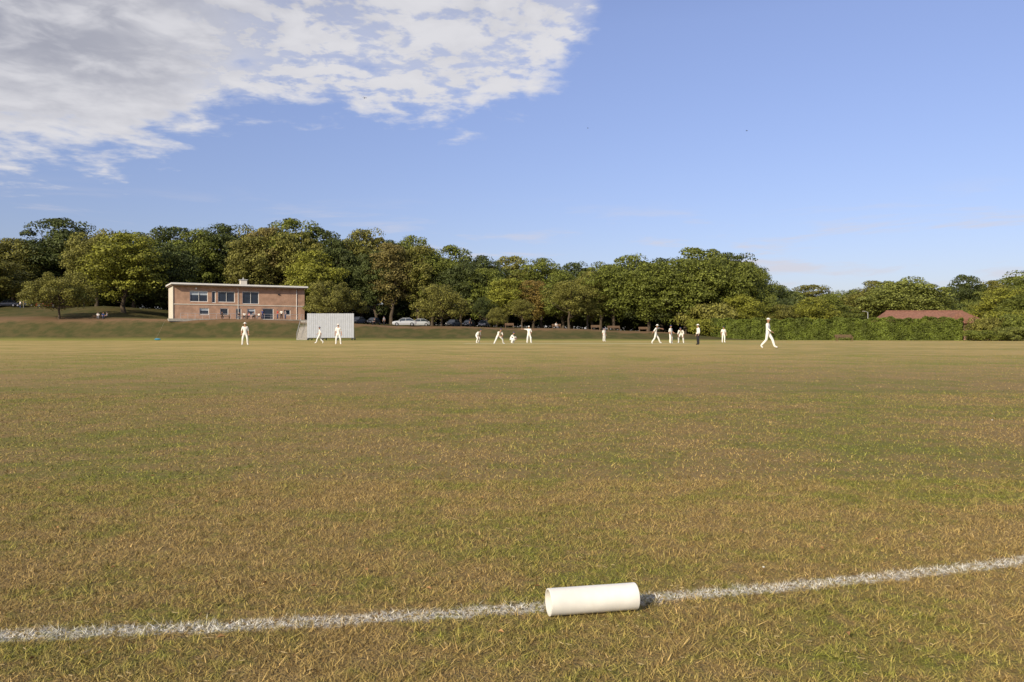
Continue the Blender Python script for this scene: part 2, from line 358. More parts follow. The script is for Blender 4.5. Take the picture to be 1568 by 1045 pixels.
# ---------------------------------------------------------------- hedge
def hedge(p,q,h1,h2,w,n,tint):
    r=np.random.default_rng(11); p=np.array(p);q=np.array(q);L=np.linalg.norm(q-p); u=(q-p)/L; nv=np.array([-u[1],u[0]])
    s=r.random(n)*L; side=r.random(n); hh=h1+(h2-h1)*s/L+0.14*np.sin(s*.9)+.13*np.sin(s*2.3+1)+.08*np.sin(s*5)
    bul=1+0.18*np.sin(s*1.7)+.12*np.sin(s*4.1)+.08*np.sin(s*9)
    fr=side<.5; tpp=(side>=.5)&(side<.8)
    off=np.where(fr,-w/2*bul,np.where(tpp,(r.random(n)-.5)*w,w/2)); z=np.where(tpp,hh,r.random(n)*hh)
    off+=r.normal(size=n)*.13+np.where(fr,.2*np.sin(z*4+s*1.3)*np.sin(s*3.1),0); z+=r.normal(size=n)*.08; off+=np.where(fr,0.22*(z/hh)**3,0)
    base=p+u*s[:,None]+nv*off[:,None]; P3=np.column_stack([base,np.maximum(z,.04)])
    nrm=np.where(fr[:,None],np.append(-nv,.3),np.where(tpp[:,None],np.array([0,0,1.]),np.append(nv,.2)))+r.normal(size=(n,3))*.7
    nrm/=np.linalg.norm(nrm,axis=1)[:,None]; t=np.cross(nrm,r.normal(size=(n,3))); t/=np.linalg.norm(t,axis=1)[:,None]; b_=np.cross(nrm,t); sz=(.17*(.6+.8*r.random(n)))[:,None]
    Q=np.stack([P3-t*sz*.6,P3+b_*sz*.4,P3+t*sz*.6,P3-b_*sz*.4],1)
    hd=empty("hedge"); o=obj("foliage",mesh_np("hedge_leaves",Q.reshape(-1,3),np.arange(n*4).reshape(-1,4),[M_leaf]),hd); o.color=(*tint,1)
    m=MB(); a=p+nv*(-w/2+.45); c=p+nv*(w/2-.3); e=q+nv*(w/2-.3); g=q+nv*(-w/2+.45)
    m.add([(*a,-.1),(*c,-.1),(*e,-.1),(*g,-.1),(*a,h1-.5),(*c,h1-.5),(*e,h2-.5),(*g,h2-.5)],[(0,4,7,3),(1,2,6,5),(4,5,6,7),(0,1,5,4),(3,7,6,2)],M_core); m.build("inner_block",hd)  # one solid dark green box filling the hedge behind its leaves
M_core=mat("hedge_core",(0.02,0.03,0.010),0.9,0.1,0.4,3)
hedge((PX(1092,149),149),(PX(1475,126),126),3.65,3.45,2.2,70000,(0.125,0.155,0.024))
# ---------------------------------------------------------------- pavilion
def brickmat(name,c1,c2,mo):
    m=bpy.data.materials.new(name); m.use_nodes=True; nt=m.node_tree; b=NB(nt); bs=nt.nodes["Principled BSDF"]
    t=b.n("ShaderNodeTexBrick"); tc_=b.n("ShaderNodeTexCoord"); sp=b.n("ShaderNodeSeparateXYZ"); b.sock(sp.inputs[0],tc_.outputs["Object"])
    b.sock(t.inputs["Vector"],b.comb(b.m('ADD',sp.outputs[0],sp.outputs[1]),sp.outputs[2],0.0))
    t.inputs["Scale"].default_value=1; t.inputs["Brick Width"].default_value=.225; t.inputs["Row Height"].default_value=.075; t.inputs["Mortar Size"].default_value=.008
    t.inputs["Color1"].default_value=(*c1,1); t.inputs["Color2"].default_value=(*c2,1); t.inputs["Mortar"].default_value=(*mo,1)
    n=b.noise(tc_.outputs["Object"],.8,4); k=b.mr(n,.3,.7,.8,1.15); c=b.mix(1.0,t.outputs[0],b.comb(k,k,k),'MULTIPLY')
    nt.links.new(c,bs.inputs["Base Color"]); bs.inputs["Roughness"].default_value=.9; return m
M_bk=brickmat("pink_brick",(0.43,0.25,0.165),(0.38,0.215,0.14),(0.38,0.29,0.22))
M_white=mat("white_paint",(0.72,0.71,0.68),0.5,0.3,0.06,2); M_cream=mat("cream_render",(0.62,0.58,0.50),0.8,0.2,0.08,1)
M_glass=mat("window_glass",(0.02,0.03,0.05),0.08,0.6,0.4,0.6); M_roof=mat("roof_felt",(0.42,0.42,0.42),0.8,0.2,0.1,1)
M_dark=mat("dark_frame",(0.03,0.03,0.035),0.6); M_conc=mat("concrete",(0.33,0.31,0.28),0.9,0.1,0.2,4); M_galv=mat("galvanised_steel",(0.5,0.5,0.52),0.45,0.5,0.1,5,metal=.4)
M_band=mat("brown_under_band",(0.17,0.12,0.09),.7); M_pane=mat("pale_pane",(.42,.47,.52),.6,.4,.1,2)
pc=(PX(265,148),148.0); pav=empty("cricket_pavilion",(pc[0],pc[1],3.9),math.radians(29)); W=24.4; Dp=8.0; HH=6.5
m=MB()
ops=[(2.9,6.1,3.25,5.3),(6.8,7.5,3.1,5.3),(7.9,11.0,3.25,5.3),(12.4,15.5,3.0,5.4),(4.6,6.3,.8,2.1),(8.3,9.8,.8,2.1),(11.2,12.2,.02,2.1),(13.3,14.8,.8,2.1),(16.2,18.3,.02,2.2),(20.3,21.6,.9,2.0)]
cutx=sorted(set([0,W]+[o_[0] for o_ in ops]+[o_[1] for o_ in ops]))
for a,c in zip(cutx[:-1],cutx[1:]):
    zs=[(-.6,HH-.33)]
    for o_ in ops:
        if o_[0]<=a+1e-6 and o_[1]>=c-1e-6:
            nz=[]
            for z0,z1 in zs:
                if o_[3]<=z0 or o_[2]>=z1: nz.append((z0,z1)); continue
                if o_[2]>z0: nz.append((z0,o_[2]))
                if o_[3]<z1: nz.append((o_[3],z1))
            zs=nz
    for z0,z1 in zs: m.box(((a+c)/2,.15,(z0+z1)/2),(c-a,.3,z1-z0),M_bk)
m.box((W/2,Dp-.15,(HH-.95)/2),(W,.3,HH+.25),M_bk); m.box((.145,Dp/2,(HH-.95)/2),(.3,Dp-.6,HH+.25),M_cream); m.box((W-.15,Dp/2,(HH-.95)/2),(.3,Dp-.6,HH+.25),M_bk)
m.box((-.03,.10,(HH-.95)/2),(.055,.5,HH+.25),M_cream)
m.build("walls",pav)
m=MB()
for ii,(x0,x1,z0,z1) in enumerate(ops):
    m.box(((x0+x1)/2,.22,(z0+z1)/2),(x1-x0,.02,z1-z0),M_glass)
    if ii in(0,4,7): m.box(((x0+x1)/2,.205,z1-(z1-z0)*.2),(x1-x0-.2,.004,(z1-z0)*.35),M_pane)  # pale blue-grey panel over the upper part of some panes
    t=.10
    for zz in(z0+t/2,z1-t/2): m.box(((x0+x1)/2,.12,zz),(x1-x0-.004,.1,t),M_white)
    nm=max(1,round((x1-x0)/1.5))
    for i in range(nm+1):
        xx=x0+t/2+(x1-x0-t)*i/nm; m.box((xx,.125,(z0+z1)/2),(t if i in(0,nm) else .06,.09,z1-z0-2*t-.004),M_white)
m.build("windows",pav)
m=MB(); 
m.box((W/2,-.04,2.75),(W-.02,.1,.14),M_cream)
m.box((W/2,Dp/2-.3,HH+.02),(W+.9,Dp+1.6,.26),M_white); m.box((W/2,Dp/2-.3,HH+.18),(W+.7,Dp+1.4,.06),M_roof)
m.box((W/2,Dp/2-.3,HH-.22),(W+.6,Dp+1.3,.21),M_band)  # dark brown band below the white roof edge
m.build("flat_roof",pav)
m=MB(); m.box((13.2,3.5,HH+.75),(1.2,1.2,1.1),M_cream); m.box((13.2,3.5,HH+1.37),(1.5,1.5,.12),M_roof); m.tube((13.2,3.5,HH+1.4),(13.2,3.5,HH+1.8),.12,.1,M_galv)
m.box((4,-.06,5.75),(.25,.12,.3),M_white); m.box((19.3,-.08,5.0),(.35,.15,.2),M_dark); m.tube((22.8,-.08,0),(22.8,-.08,HH-.5),.06,.06,M_white); m.tube((11.6,-.08,0),(11.6,-.08,HH-.5),.05,.05,M_white)
m.build("vents_and_pipes",pav)
m=MB(); m.box((W/2,-1.4,-.25),(W+2,2.6,.5),M_conc); m.build("terrace_slab",pav)
m=MB()
for i in range(19):
    m.tube((1+i*1.25,-2.6,0),(1+i*1.25,-2.6,1.0),.025,.025,M_galv,6)
m.tube((1,-2.6,1.0),(23.5,-2.6,1.0),.03,.03,M_galv,6); m.tube((1,-2.6,.55),(23.5,-2.6,.55),.02,.02,M_galv,6); m.build("handrail",pav)
M_ss=mat("sight_screen_board",(0.40,0.42,0.47),0.6,0.2,0.08,2)
ss=empty("sight_screen",(PX(506,131),131,0),math.radians(0)); m=MB(); Ws=7.7
for i in range(22): m.box((-Ws/2+(i+.5)*Ws/22,0,2.42),(Ws/22-.022,.035,4.0),M_ss)
m.build("slats",ss); m=MB()
for z in(.5,2.4,4.3): m.box((0,.07,z),(Ws,.09,.1),M_galv)
for xx in(-3.6,-1.2,1.2,3.6):
    m.box((xx,.16,2.3),(.09,.08,4.3),M_galv); m.tube((xx,.2,3.6),(xx,2.0,.35),.04,.04,M_galv,6); m.box((xx,.9,.3),(.08,2.6,.1),M_galv)
    for yy in(-.3,2.1): m.tube((xx-.06,yy,.2),(xx+.06,yy,.2),.2,.2,M_dark,14)
m.build("frame",ss)
st=empty("concrete_steps",(PX(462,137.2),137.2,0),math.radians(0)); m=MB(); N=18; zt=H(PX(455,148),148.5)
for i in range(N): m.box((-i*.12,(i+.5)*.63,zt*(i+1)/N-.4),(1.8,.66,.8-.0),M_conc)
m.build("treads",st); m=MB()
for sx_ in(-.95,.95):
    m.tube((sx_,.1,1.0),(sx_-17*.12,11.2,zt+1.0),.03,.03,M_galv,6)
    for i in range(0,18,4): m.tube((sx_-i*.12,i*.63+.2,zt*i/N),(sx_-i*.12,i*.63+.2,zt*i/N+1.05),.025,.025,M_galv,6)
m.build("handrail",st)
M_tile=mat("clay_tile",(0.23,0.115,0.082),0.85,0.15,0.25,3,bump=.3); M_hb=brickmat("red_brick",(0.3,0.14,0.09),(0.25,0.12,0.08),(0.3,0.27,0.23))
hs=empty("brick_bungalow",(PX(1420,152),152,0),math.radians(-6)); m=MB(); w=9.6; dd=4.5
m.box((0,0,1.55),(2*w-.8,2*dd-.8,3.1),M_hb); m.build("walls",hs); m=MB()
ez=3.05; rz=5.45
m.add([(-w,-dd,ez),(w,-dd,ez),(w,dd,ez),(-w,dd,ez),(-w+2.0,0,rz),(w-3.2,0,rz)],[(0,1,5,4),(2,3,4,5),(3,0,4),(1,2,5),(0,3,2,1)],M_tile)
m.add([(1,-dd-.3,ez),(6,-dd-.3,ez),(3.5,-dd-.3,rz-.5),(3.5,0,rz-.5)],[(0,1,2),(1,3,2),(0,2,3)],M_tile)
m.tube((-w+2,0,rz+.03),(w-3.2,0,rz+.03),.12,.12,M_tile,8); m.build("tiled_roof",hs)
m=MB()
for xx in(-7,-3.5,0,3.5,7): m.box((xx,-dd+.36,1.7),(1.4,.06,1.2),M_white); m.box((xx,-dd+.32,1.7),(1.2,.06,1.0),M_glass)
m.build("windows",hs)
lp=empty("street_lamp",(PX(1329,140),140,0)); m=MB(); m.tube((0,0,0),(0,0,4.9),.08,.05,M_galv,10); m.tube((0,0,4.85),(-.6,-.1,5.05),.04,.03,M_galv,8); m.box((-.75,-.1,5.05),(.5,.2,.1),M_conc); m.build("column_and_lantern",lp)
# ---------------------------------------------------------------- benches/tables
M_wood=mat("weathered_wood",(0.17,0.11,0.07),0.8,0.15,0.3,8)
def bench(px,d,rot=0,z=None,L=1.7):
    x=PX(px,d); e=empty("park_bench",(x,d,H(x,d) if z is None else z),rot); m=MB()
    for i in range(4): m.box((0,-.2+i*.12,.45),(L,.1,.035),M_wood)
    m.build("seat",e); m=MB()
    for i in range(3): m.box((0,.27+i*.03,.6+i*.13),(L,.03,.1),M_wood)
    m.build("backrest",e); m=MB()
    for s in(-1,1):
        m.box((s*L*.44,-.2,.22),(.07,.07,.43),M_wood); m.box((s*L*.44,.22,.42),(.07,.07,.86),M_wood); m.box((s*L*.44,-.0,.66),(.07,.5,.05),M_wood); m.box((s*L*.44,-.22,.55),(.06,.06,.2),M_wood)
    m.build("legs",e)
bench(1293,108,.1,L=2.4); bench(852,149.5,-.1); bench(912,150,.0); bench(940,151,.1,L=2.4); bench(985,152,0); bench(780,150,.1)
def picnic(px,d,rot=0):
    x=PX(px,d); e=empty("picnic_table",(x,d,3.9),rot); m=MB(); m.box((0,0,.74),(1.8,.75,.04),M_wood)
    for s in(-1,1):
        m.box((0,s*.65,.45),(1.8,.28,.04),M_wood)
        m.box((s*.65,0,.42),(.09,1.5,.08),M_wood)
        for t in(-1,1): m.tube((s*.65+.06,t*.25,.72),(s*.65+.06,t*.6,0),.045,.045,M_wood,6)
    m.build("top_and_seats",e)
picnic(372,149.5,.3); picnic(395,151,.5); picnic(345,148.4,.4); picnic(150,151.5,.2)
# ---------------------------------------------------------------- cars
M_tyre=mat("tyre",(0.02,0.02,0.02),.9,.1); M_carglass=mat("car_glass",(0.03,0.04,0.05),.05,.9); M_hub=mat("alloy",(.5,.5,.5),.3,.5,metal=.7); M_lamp=mat("headlamp",(.7,.7,.7),.2,.6); M_tail=mat("tail_lamp",(.4,.02,.02),.3,.5)
def paint(n_,c): 
    q=mat(n_,c,.25,.6,.03,1); return q
PA=[paint("silver_paint",(.45,.47,.5)),paint("white_car_paint",(.72,.72,.72)),paint("dark_paint",(.03,.035,.045)),paint("blue_paint",(.04,.08,.2)),paint("red_paint",(.35,.03,.02)),paint("grey_paint",(.14,.145,.15))]
def car(px,d,rot,pt,k=1.0):
    x=PX(px,d); e=empty("parked_car",(x,d,H(x,d)),rot,k)
    st=[(-2.15,.42,.62,.62),(-2.05,.27,.78,.76),(-1.7,.22,.88,.84),(-.9,.2,.94,.87),(0,.2,.95,.88),(.9,.2,.96,.88),(1.7,.22,.95,.85),(2.05,.28,.90,.78),(2.14,.4,.75,.66)]
    v=[];f=[]
    for (xx,zb,zt,hw) in st:
        zm=(zb+zt)/2
        v+=[(xx,-hw*.92,zb),(xx,-hw,zm-.05),(xx,-hw*.97,zt-.1),(xx,-hw*.88,zt),(xx,hw*.88,zt),(xx,hw*.97,zt-.1),(xx,hw,zm-.05),(xx,hw*.92,zb)]
    n=8
    for j in range(len(st)-1):
        for i in range(n): f.append((j*n+i,j*n+(i+1)%n,(j+1)*n+(i+1)%n,(j+1)*n+i))
    f+=[tuple(range(n))[::-1],tuple(range((len(st)-1)*n,len(st)*n))]
    m=MB(); m.add(v,f,pt); m.build("body",e,smooth=False,bevel=.02)
    m=MB()
    v=[(-1.15,-.8,.92),(-1.15,.8,.92),(-.4,-.62,1.38),(-.4,.62,1.38),(1.0,-.62,1.40),(1.0,.62,1.40),(1.85,-.78,.93),(1.85,.78,.93)]
    m.add(v,[(0,2,3,1),(4,6,7,5),(0,6,4,2),(1,3,5,7)],M_carglass); m.build("windows",e)
    m=MB(); m.add([(-.45,-.63,1.38),(-.45,.63,1.38),(1.05,.63,1.40),(1.05,-.63,1.40),(-.3,-.5,1.46),(-.3,.5,1.46),(.9,.5,1.47),(.9,-.5,1.47)],[(4,7,6,5),(0,4,5,1),(2,6,7,3),(0,3,7,4),(1,5,6,2),(0,1,2,3)],pt)
    for s in(-1,1):
        for (a,c) in (((-1.15,.81*s,.92),(-.42,.63*s,1.4)),((.25,.83*s,.92),(.25,.64*s,1.4)),((1.85,.79*s,.93),(1.02,.63*s,1.41))): m.tube(a,c,.035,.03,pt,6)
        m.box((-.85,s*.95,.98),(.12,.16,.12),pt)
    m.build("roof_and_pillars",e)
    m=MB()
    for xx in(-1.35,1.35):
        for s in(-1,1):
            m.tube((xx,s*.68,.32),(xx,s*.89,.32),.32,.32,M_tyre,18); m.tube((xx,s*.885,.32),(xx,s*.90,.32),.2,.18,M_hub,10)
    m.build("wheels",e); m=MB()
    for s in(-1,1): m.box((-2.08,s*.55,.68),(.12,.3,.13),M_lamp); m.box((2.08,s*.58,.75),(.12,.22,.16),M_tail)
    m.box((-2.14,0,.5),(.06,.5,.12),M_white); m.build("lamps_and_plate",e)
for a in [(619,151,.15,PA[0],1.05),(642,156,.1,PA[0]),(497,163,.2,PA[2]),(548,163,1.3,PA[5]),(572,164,1.4,PA[2]),(694,162,1.2,PA[5]),(718,162,1.3,PA[2]),(741,163,1.4,PA[5]),(72,172,.3,PA[4]),(40,172,.2,PA[2]),(12,173,.2,PA[5])]: car(*a)
# ---------------------------------------------------------------- people
M_wh=mat("cricket_whites",(0.78,0.77,0.72),.85,.1,.05,6); M_skin=mat("skin",(0.42,0.24,0.16),.55,.3,.06,10); M_hair=mat("hair",(0.05,0.03,0.02),.7); M_shoe=mat("white_shoe",(.7,.7,.7),.6)
M_blk=mat("black_trousers",(.02,.02,.025),.8); M_navy=mat("navy_cap",(.03,.04,.12),.7); M_eye=mat("eye",(.02,.02,.02),.3); M_lip=mat("lip",(.3,.12,.1),.5); M_bat=mat("willow",(.5,.38,.22),.6)
M_col={k:mat(k+"_cloth",c,.85,.1,.08,6) for k,c in dict(red=(.4,.04,.03),blue=(.05,.09,.25),grey=(.2,.2,.22),denim=(.05,.07,.14),black=(.025,.025,.03),pink=(.5,.25,.25)).items()}
S0=dict(pel=(0,0,.95),spi=(0,0,1.15),che=(0,0,1.34),nec=(0,0,1.5),hed=(0,-.01,1.58),
 shl=(.18,0,1.43),ell=(.25,.03,1.15),wrl=(.27,-.06,.90),shr=(-.18,0,1.43),elr=(-.25,.03,1.15),wrr=(-.27,-.06,.90),
 hil=(.1,0,.90),knl=(.12,-.02,.50),anl=(.13,.03,.09),tol=(.15,-.15,.04),hir=(-.1,0,.90),knr=(-.12,-.02,.50),anr=(-.13,.03,.09),tor=(-.15,-.15,.04))
RAD=dict(pel=(.15,.115),spi=(.145,.105),che=(.165,.115),nec=(.058,.058),hed=(.055,.055),sh=(.075,.075),el=(.052,.052),wr=(.034,.034),hi=(.105,.105),kn=(.082,.082),an=(.066,.066),to=(.042,.035))
ED=[('pel','spi'),('spi','che'),('che','nec'),('nec','hed')]+[e for s in 'lr' for e in(('che','sh'+s),('sh'+s,'el'+s),('el'+s,'wr'+s),('pel','hi'+s),('hi'+s,'kn'+s),('kn'+s,'an'+s),('an'+s,'to'+s))]
POSE=dict(
 stand={},
 ready=dict(knl=(.18,-.05,.5),anl=(.2,.03,.09),tol=(.23,-.14,.04),knr=(-.18,-.05,.5),anr=(-.2,.03,.09),tor=(-.23,-.14,.04)),
 stride=dict(knl=(.11,-.24,.52),anl=(.11,-.36,.12),tol=(.12,-.54,.07),knr=(-.1,.06,.50),anr=(-.1,.38,.16),tor=(-.11,.26,.03),ell=(.26,.14,1.18),wrl=(.27,.16,.92),elr=(-.25,-.06,1.17),wrr=(-.24,-.28,1.0)),
 lean=dict(pel=(0,.18,.86),spi=(0,.08,1.02),che=(0,-.12,1.13),nec=(0,-.28,1.2),hed=(0,-.34,1.25),shl=(.18,-.16,1.16),shr=(-.18,-.16,1.16),ell=(.26,-.2,.88),elr=(-.26,-.2,.88),wrl=(.2,-.2,.63),wrr=(-.2,-.2,.63),hil=(.1,.15,.83),hir=(-.1,.15,.83),knl=(.2,-.12,.5),knr=(-.2,-.12,.5),anl=(.22,.04,.09),anr=(-.22,.04,.09),tol=(.25,-.13,.04),tor=(-.25,-.13,.04)),
 wide=dict(pel=(0,.12,.76),spi=(0,.02,.93),che=(0,-.14,1.07),nec=(0,-.26,1.17),hed=(0,-.3,1.23),shl=(.18,-.16,1.1),shr=(-.18,-.16,1.1),ell=(.24,-.28,.86),elr=(-.24,-.28,.86),wrl=(.08,-.42,.72),wrr=(-.08,-.42,.72),hil=(.11,.1,.74),hir=(-.11,.1,.74),knl=(.36,-.08,.46),knr=(-.36,-.08,.46),anl=(.5,.04,.09),anr=(-.5,.04,.09),tol=(.6,-.1,.04),tor=(-.6,-.1,.04)),
 squat=dict(pel=(0,.2,.36),spi=(0,.14,.55),che=(0,0,.74),nec=(0,-.1,.88),hed=(0,-.13,.95),shl=(.18,-.02,.81),shr=(-.18,-.02,.81),ell=(.24,-.24,.6),elr=(-.24,-.24,.6),wrl=(.07,-.4,.46),wrr=(-.07,-.4,.46),hil=(.11,.18,.34),hir=(-.11,.18,.34),knl=(.28,-.2,.52),knr=(-.28,-.2,.52),anl=(.24,.06,.1),anr=(-.24,.06,.1),tol=(.28,-.12,.04),tor=(-.28,-.12,.04)),
 armout=dict(elr=(-.46,-.02,1.45),wrr=(-.72,-.04,1.47),ell=(.27,.0,1.16),wrl=(.2,-.2,1.02),knl=(.18,-.05,.5),anl=(.22,.03,.09),tol=(.26,-.13,.04),knr=(-.14,-.03,.5),anr=(-.18,.08,.09),tor=(-.2,-.1,.04)),
 bowl=dict(che=(.02,-.06,1.32),nec=(.02,-.1,1.47),hed=(.02,-.13,1.55),shl=(.19,-.1,1.42),shr=(-.17,0,1.40),ell=(.32,-.36,1.45),wrl=(.34,-.6,1.38),elr=(-.3,.16,1.2),wrr=(-.34,.3,1.0),knl=(.12,-.26,.55),anl=(.12,-.4,.14),tol=(.12,-.56,.1),knr=(-.1,.1,.5),anr=(-.1,.36,.16),tor=(-.1,.26,.03)),
 sit=dict(pel=(0,.1,.52),spi=(0,.12,.72),che=(0,.1,.92),nec=(0,.08,1.08),hed=(0,.06,1.16),shl=(.18,.1,1.01),shr=(-.18,.1,1.01),ell=(.24,.02,.76),elr=(-.24,.02,.76),wrl=(.14,-.22,.66),wrr=(-.14,-.22,.66),hil=(.1,.06,.51),hir=(-.1,.06,.51),knl=(.13,-.38,.5),knr=(-.13,-.38,.5),anl=(.13,-.38,.09),anr=(-.13,-.38,.09),tol=(.14,-.56,.04),tor=(-.14,-.56,.04)),
 talk=dict(ell=(.26,-.02,1.16),wrl=(.1,-.26,1.08),elr=(-.25,.05,1.15),wrr=(-.24,-.1,.93)))
def hand(mb,w,e):
    w=Vector(w);d=(w-Vector(e)).normalized(); s=d.cross(Vector((0,1,.2))).normalized(); nn=d.cross(s)
    rot=Matrix((s,nn,d)).transposed()
    mb.ell(w+d*.045,(.042,.018,.055),M_skin,8,6,rot)
    for i,(o_,l) in enumerate([(-.03,.06),(-.01,.075),(.01,.07),(.029,.055)]):
        a=w+d*.085+s*o_; k=a+d*l*.55+nn*.006; t=k+d*l*.4+nn*.02
        mb.tube(a,k,.0095,.009,M_skin,6); mb.tube(k,t,.009,.007,M_skin,6)
    a=w+d*.03+s*.035; k=a+s*.03+d*.025; mb.tube(a,k,.012,.011,M_skin,6); mb.tube(k,k+d*.03+nn*.012,.011,.008,M_skin,6)
def person(name,px,d,pose,yaw,top=M_wh,bot=M_wh,hat='cap',sleeve='short',hgt=1.0,pads=False,bat=False,z=None,shoe=M_shoe):
    x=PX(px,d); J=dict(S0); J.update(POSE[pose]); names=list(J); 
    e=empty(name,(x,d,(H(x,d) if z is None else z)),yaw,hgt)
    me=bpy.data.meshes.new("t"); me.from_pydata([J[k] for k in names],[(names.index(a),names.index(b_)) for a,b_ in ED],[])
    o=bpy.data.objects.new("t",me); C.objects.link(o); sk=o.modifiers.new("s",'SKIN'); ss_=o.modifiers.new("u",'SUBSURF'); ss_.levels=1; ss_.render_levels=1
    for i,k in enumerate(names):
        r=RAD.get(k) or RAD[k[:2]]; me.skin_vertices[0].data[i].radius=r; me.skin_vertices[0].data[i].use_root=(k=='pel')
    dg=bpy.context.evaluated_depsgraph_get(); me2=bpy.data.meshes.new_from_object(o.evaluated_get(dg)); bpy.data.objects.remove(o)
    me2.materials.clear()
    for q in(top,bot,M_skin,shoe): me2.materials.append(q)
    Jv={k:Vector(v_) for k,v_ in J.items()}
    def dseg(p,a,b_):
        ab=b_-a; t=max(0,min(1,(p-a).dot(ab)/ab.length_squared)); return (p-a-ab*t).length,t
    for p in me2.polygons:
        best=(9,None,0)
        for a,b_ in ED:
            dd_,t=dseg(p.center,Jv[a],Jv[b_])
            if dd_<best[0]: best=(dd_,(a,b_),t)
        a,b_=best[1]; t=best[2]; p.use_smooth=True
        if b_[:2] in('hi','kn','an'): mi=1
        elif b_[:2]=='to': mi=3 if t>.15 else 1
        elif b_=='hed' or (b_=='nec' and t>.75): mi=2
        elif b_[:2]=='wr': mi=2 if (sleeve=='short' and t>.1) or t>.85 else 0
        elif (a,b_)==('pel','spi') and t<.25: mi=1
        else: mi=0
        p.material_index=mi
    obj("body",me2,e)
    up=(Jv['hed']-Jv['nec']).normalized(); up=(up+Vector((0,0,.8))).normalized(); c=Jv['hed']+up*.10; m=MB()
    m.ell(c,(.073,.09,.115),M_skin,14,10); m.ell(c+Vector((0,-.035,-.055)),(.05,.05,.045),M_skin,10,7)
    m.tube(c+Vector((0,-.08,.015)),c+Vector((0,-.108,-.025)),.008,.015,M_skin,6)
    for s in(-1,1): m.ell(c+Vector((s*.074,.005,-.005)),(.010,.02,.03),M_skin,6,5); m.ell(c+Vector((s*.03,-.081,.01)),(.012,.008,.007),M_eye,6,4)
    m.box(c+Vector((0,-.083,-.055)),(.04,.008,.008),M_lip)
    m.build("head",e,smooth=True); m=MB()
    m.ell(c+Vector((0,.014,.018)),(.081,.094,.108),M_hair,14,7,zmin=-.25)
    if hat=='cap': m.ell(c+Vector((0,.0,.04)),(.088,.104,.09),M_navy,14,5,zmin=0.0); m.box(c+Vector((0,-.12,.045)),(.12,.09,.012),M_navy)
    if hat=='wcap': m.ell(c+Vector((0,.0,.04)),(.088,.104,.09),M_wh,14,5,zmin=0.0); m.box(c+Vector((0,-.12,.045)),(.12,.09,.012),M_wh)
    if hat=='sun': m.ell(c+Vector((0,.0,.05)),(.09,.105,.09),M_wh,14,5,zmin=0.0); m.tube(c+Vector((0,0,.04)),c+Vector((0,0,.052)),.17,.16,M_wh,18)
    m.build("hair_and_hat",e,smooth=False); m=MB()
    hand(m,J['wrl'],J['ell']); hand(m,J['wrr'],J['elr']); m.build("hands",e,smooth=True)
    if pads:
        m=MB()
        for s in 'lr':
            k=Jv['kn'+s];a=Jv['an'+s]; m.tube(a+Vector((0,-.05,.0)),k+Vector((0,-.05,.0)),.085,.10,M_wh,8); m.tube(k+Vector((0,-.05,.0)),k+Vector((0,-.06,.16)),.10,.085,M_wh,8)
        m.build("leg_pads",e)
    if bat:
        m=MB(); w_=Jv['wrr']; m.tube(w_+Vector((0,-.05,.12)),w_+Vector((-.02,-.1,-.18)),.017,.017,M_navy,8); m.box(w_+Vector((-.03,-.13,-.42)),(.1,.05,.5),M_bat); m.build("cricket_bat",e)
    return e
r=math.radians
person("cricketer",375,66,'ready',r(20),hat='sun',hgt=1.04); person("cricketer",489.5,78,'stride',r(-80),hat='cap',hgt=.92); person("cricketer",518,71,'ready',r(10),hat='sun',hgt=1.02)
person("cricketer",731.5,83,'lean',r(60),hat='cap',hgt=.98); person("cricketer",764,74,'wide',r(35),hat='cap'); person("wicket_keeper",784.5,81,'squat',r(75),hat='cap',pads=True)
person("batsman",810,83,'armout',r(0),hat='wcap',pads=True); person("cricketer",925,106,'stand',r(30),hat='cap')
person("bowler",1004,74,'bowl',r(85),hat='sun',hgt=1.03); person("batsman",1027,80,'talk',r(50),hat='cap',pads=True,bat=True,hgt=1.02); person("cricketer",1043,82,'lean',r(-20),hat='cap',hgt=1.12)
person("umpire",1069,68,'stand',r(-80),bot=M_blk,hat='sun',shoe=M_blk,hgt=.98,sleeve='long'); person("cricketer",1108,88,'stand',r(0),hat='cap'); person("cricketer",1176,49,'stride',r(55),hat='wcap',sleeve='long',hgt=1.04)
sp=[(425,150,'stand','red'),(431,151,'talk','blue'),(437,150,'stand','grey'),(366,149,'sit','black'),(374,148.6,'sit','blue'),(381,150.5,'sit','pink'),(388,150,'sit','grey'),(396,150.2,'sit','black'),(402,149.8,'stand','blue'),(340,148,'sit','black'),(150,150.6,'sit','black'),(158,150.8,'sit','blue'),(163,150.7,'sit','grey'),(31,168,'stand','grey'),(36,168,'stand','pink'),(58,168,'stand','red'),(63,169,'stand','red'),(573,150,'sit','black'),(588,151,'stand','grey'),(852,149.4,'sit','denim'),(720,151,'stand','black'),(128,170,'stand','black')]
for i,(px,d,po,c) in enumerate(sp):
    x=PX(px,d); zz=H(x,d) if not(335<px<445) else 3.92
    person("spectator",px,d,po,random.uniform(-1,1),top=M_wh if i%3==1 else M_col[c],bot=M_col[random.choice(['denim','black','grey'])],hat=None if i%2 else 'cap',z=zz,shoe=M_blk,hgt=random.uniform(.92,1.0))
M_kit=mat("blue_kit_bag",(.04,.20,.32),.6); kb=empty("kit_bag",(PX(241,134),134,0)); m=MB(); m.ell((0,0,.16),(.55,.2,.17),M_kit,12,6); m.build("bag",kb)
M_bird=mat("bird",(.05,.05,.05),.8)
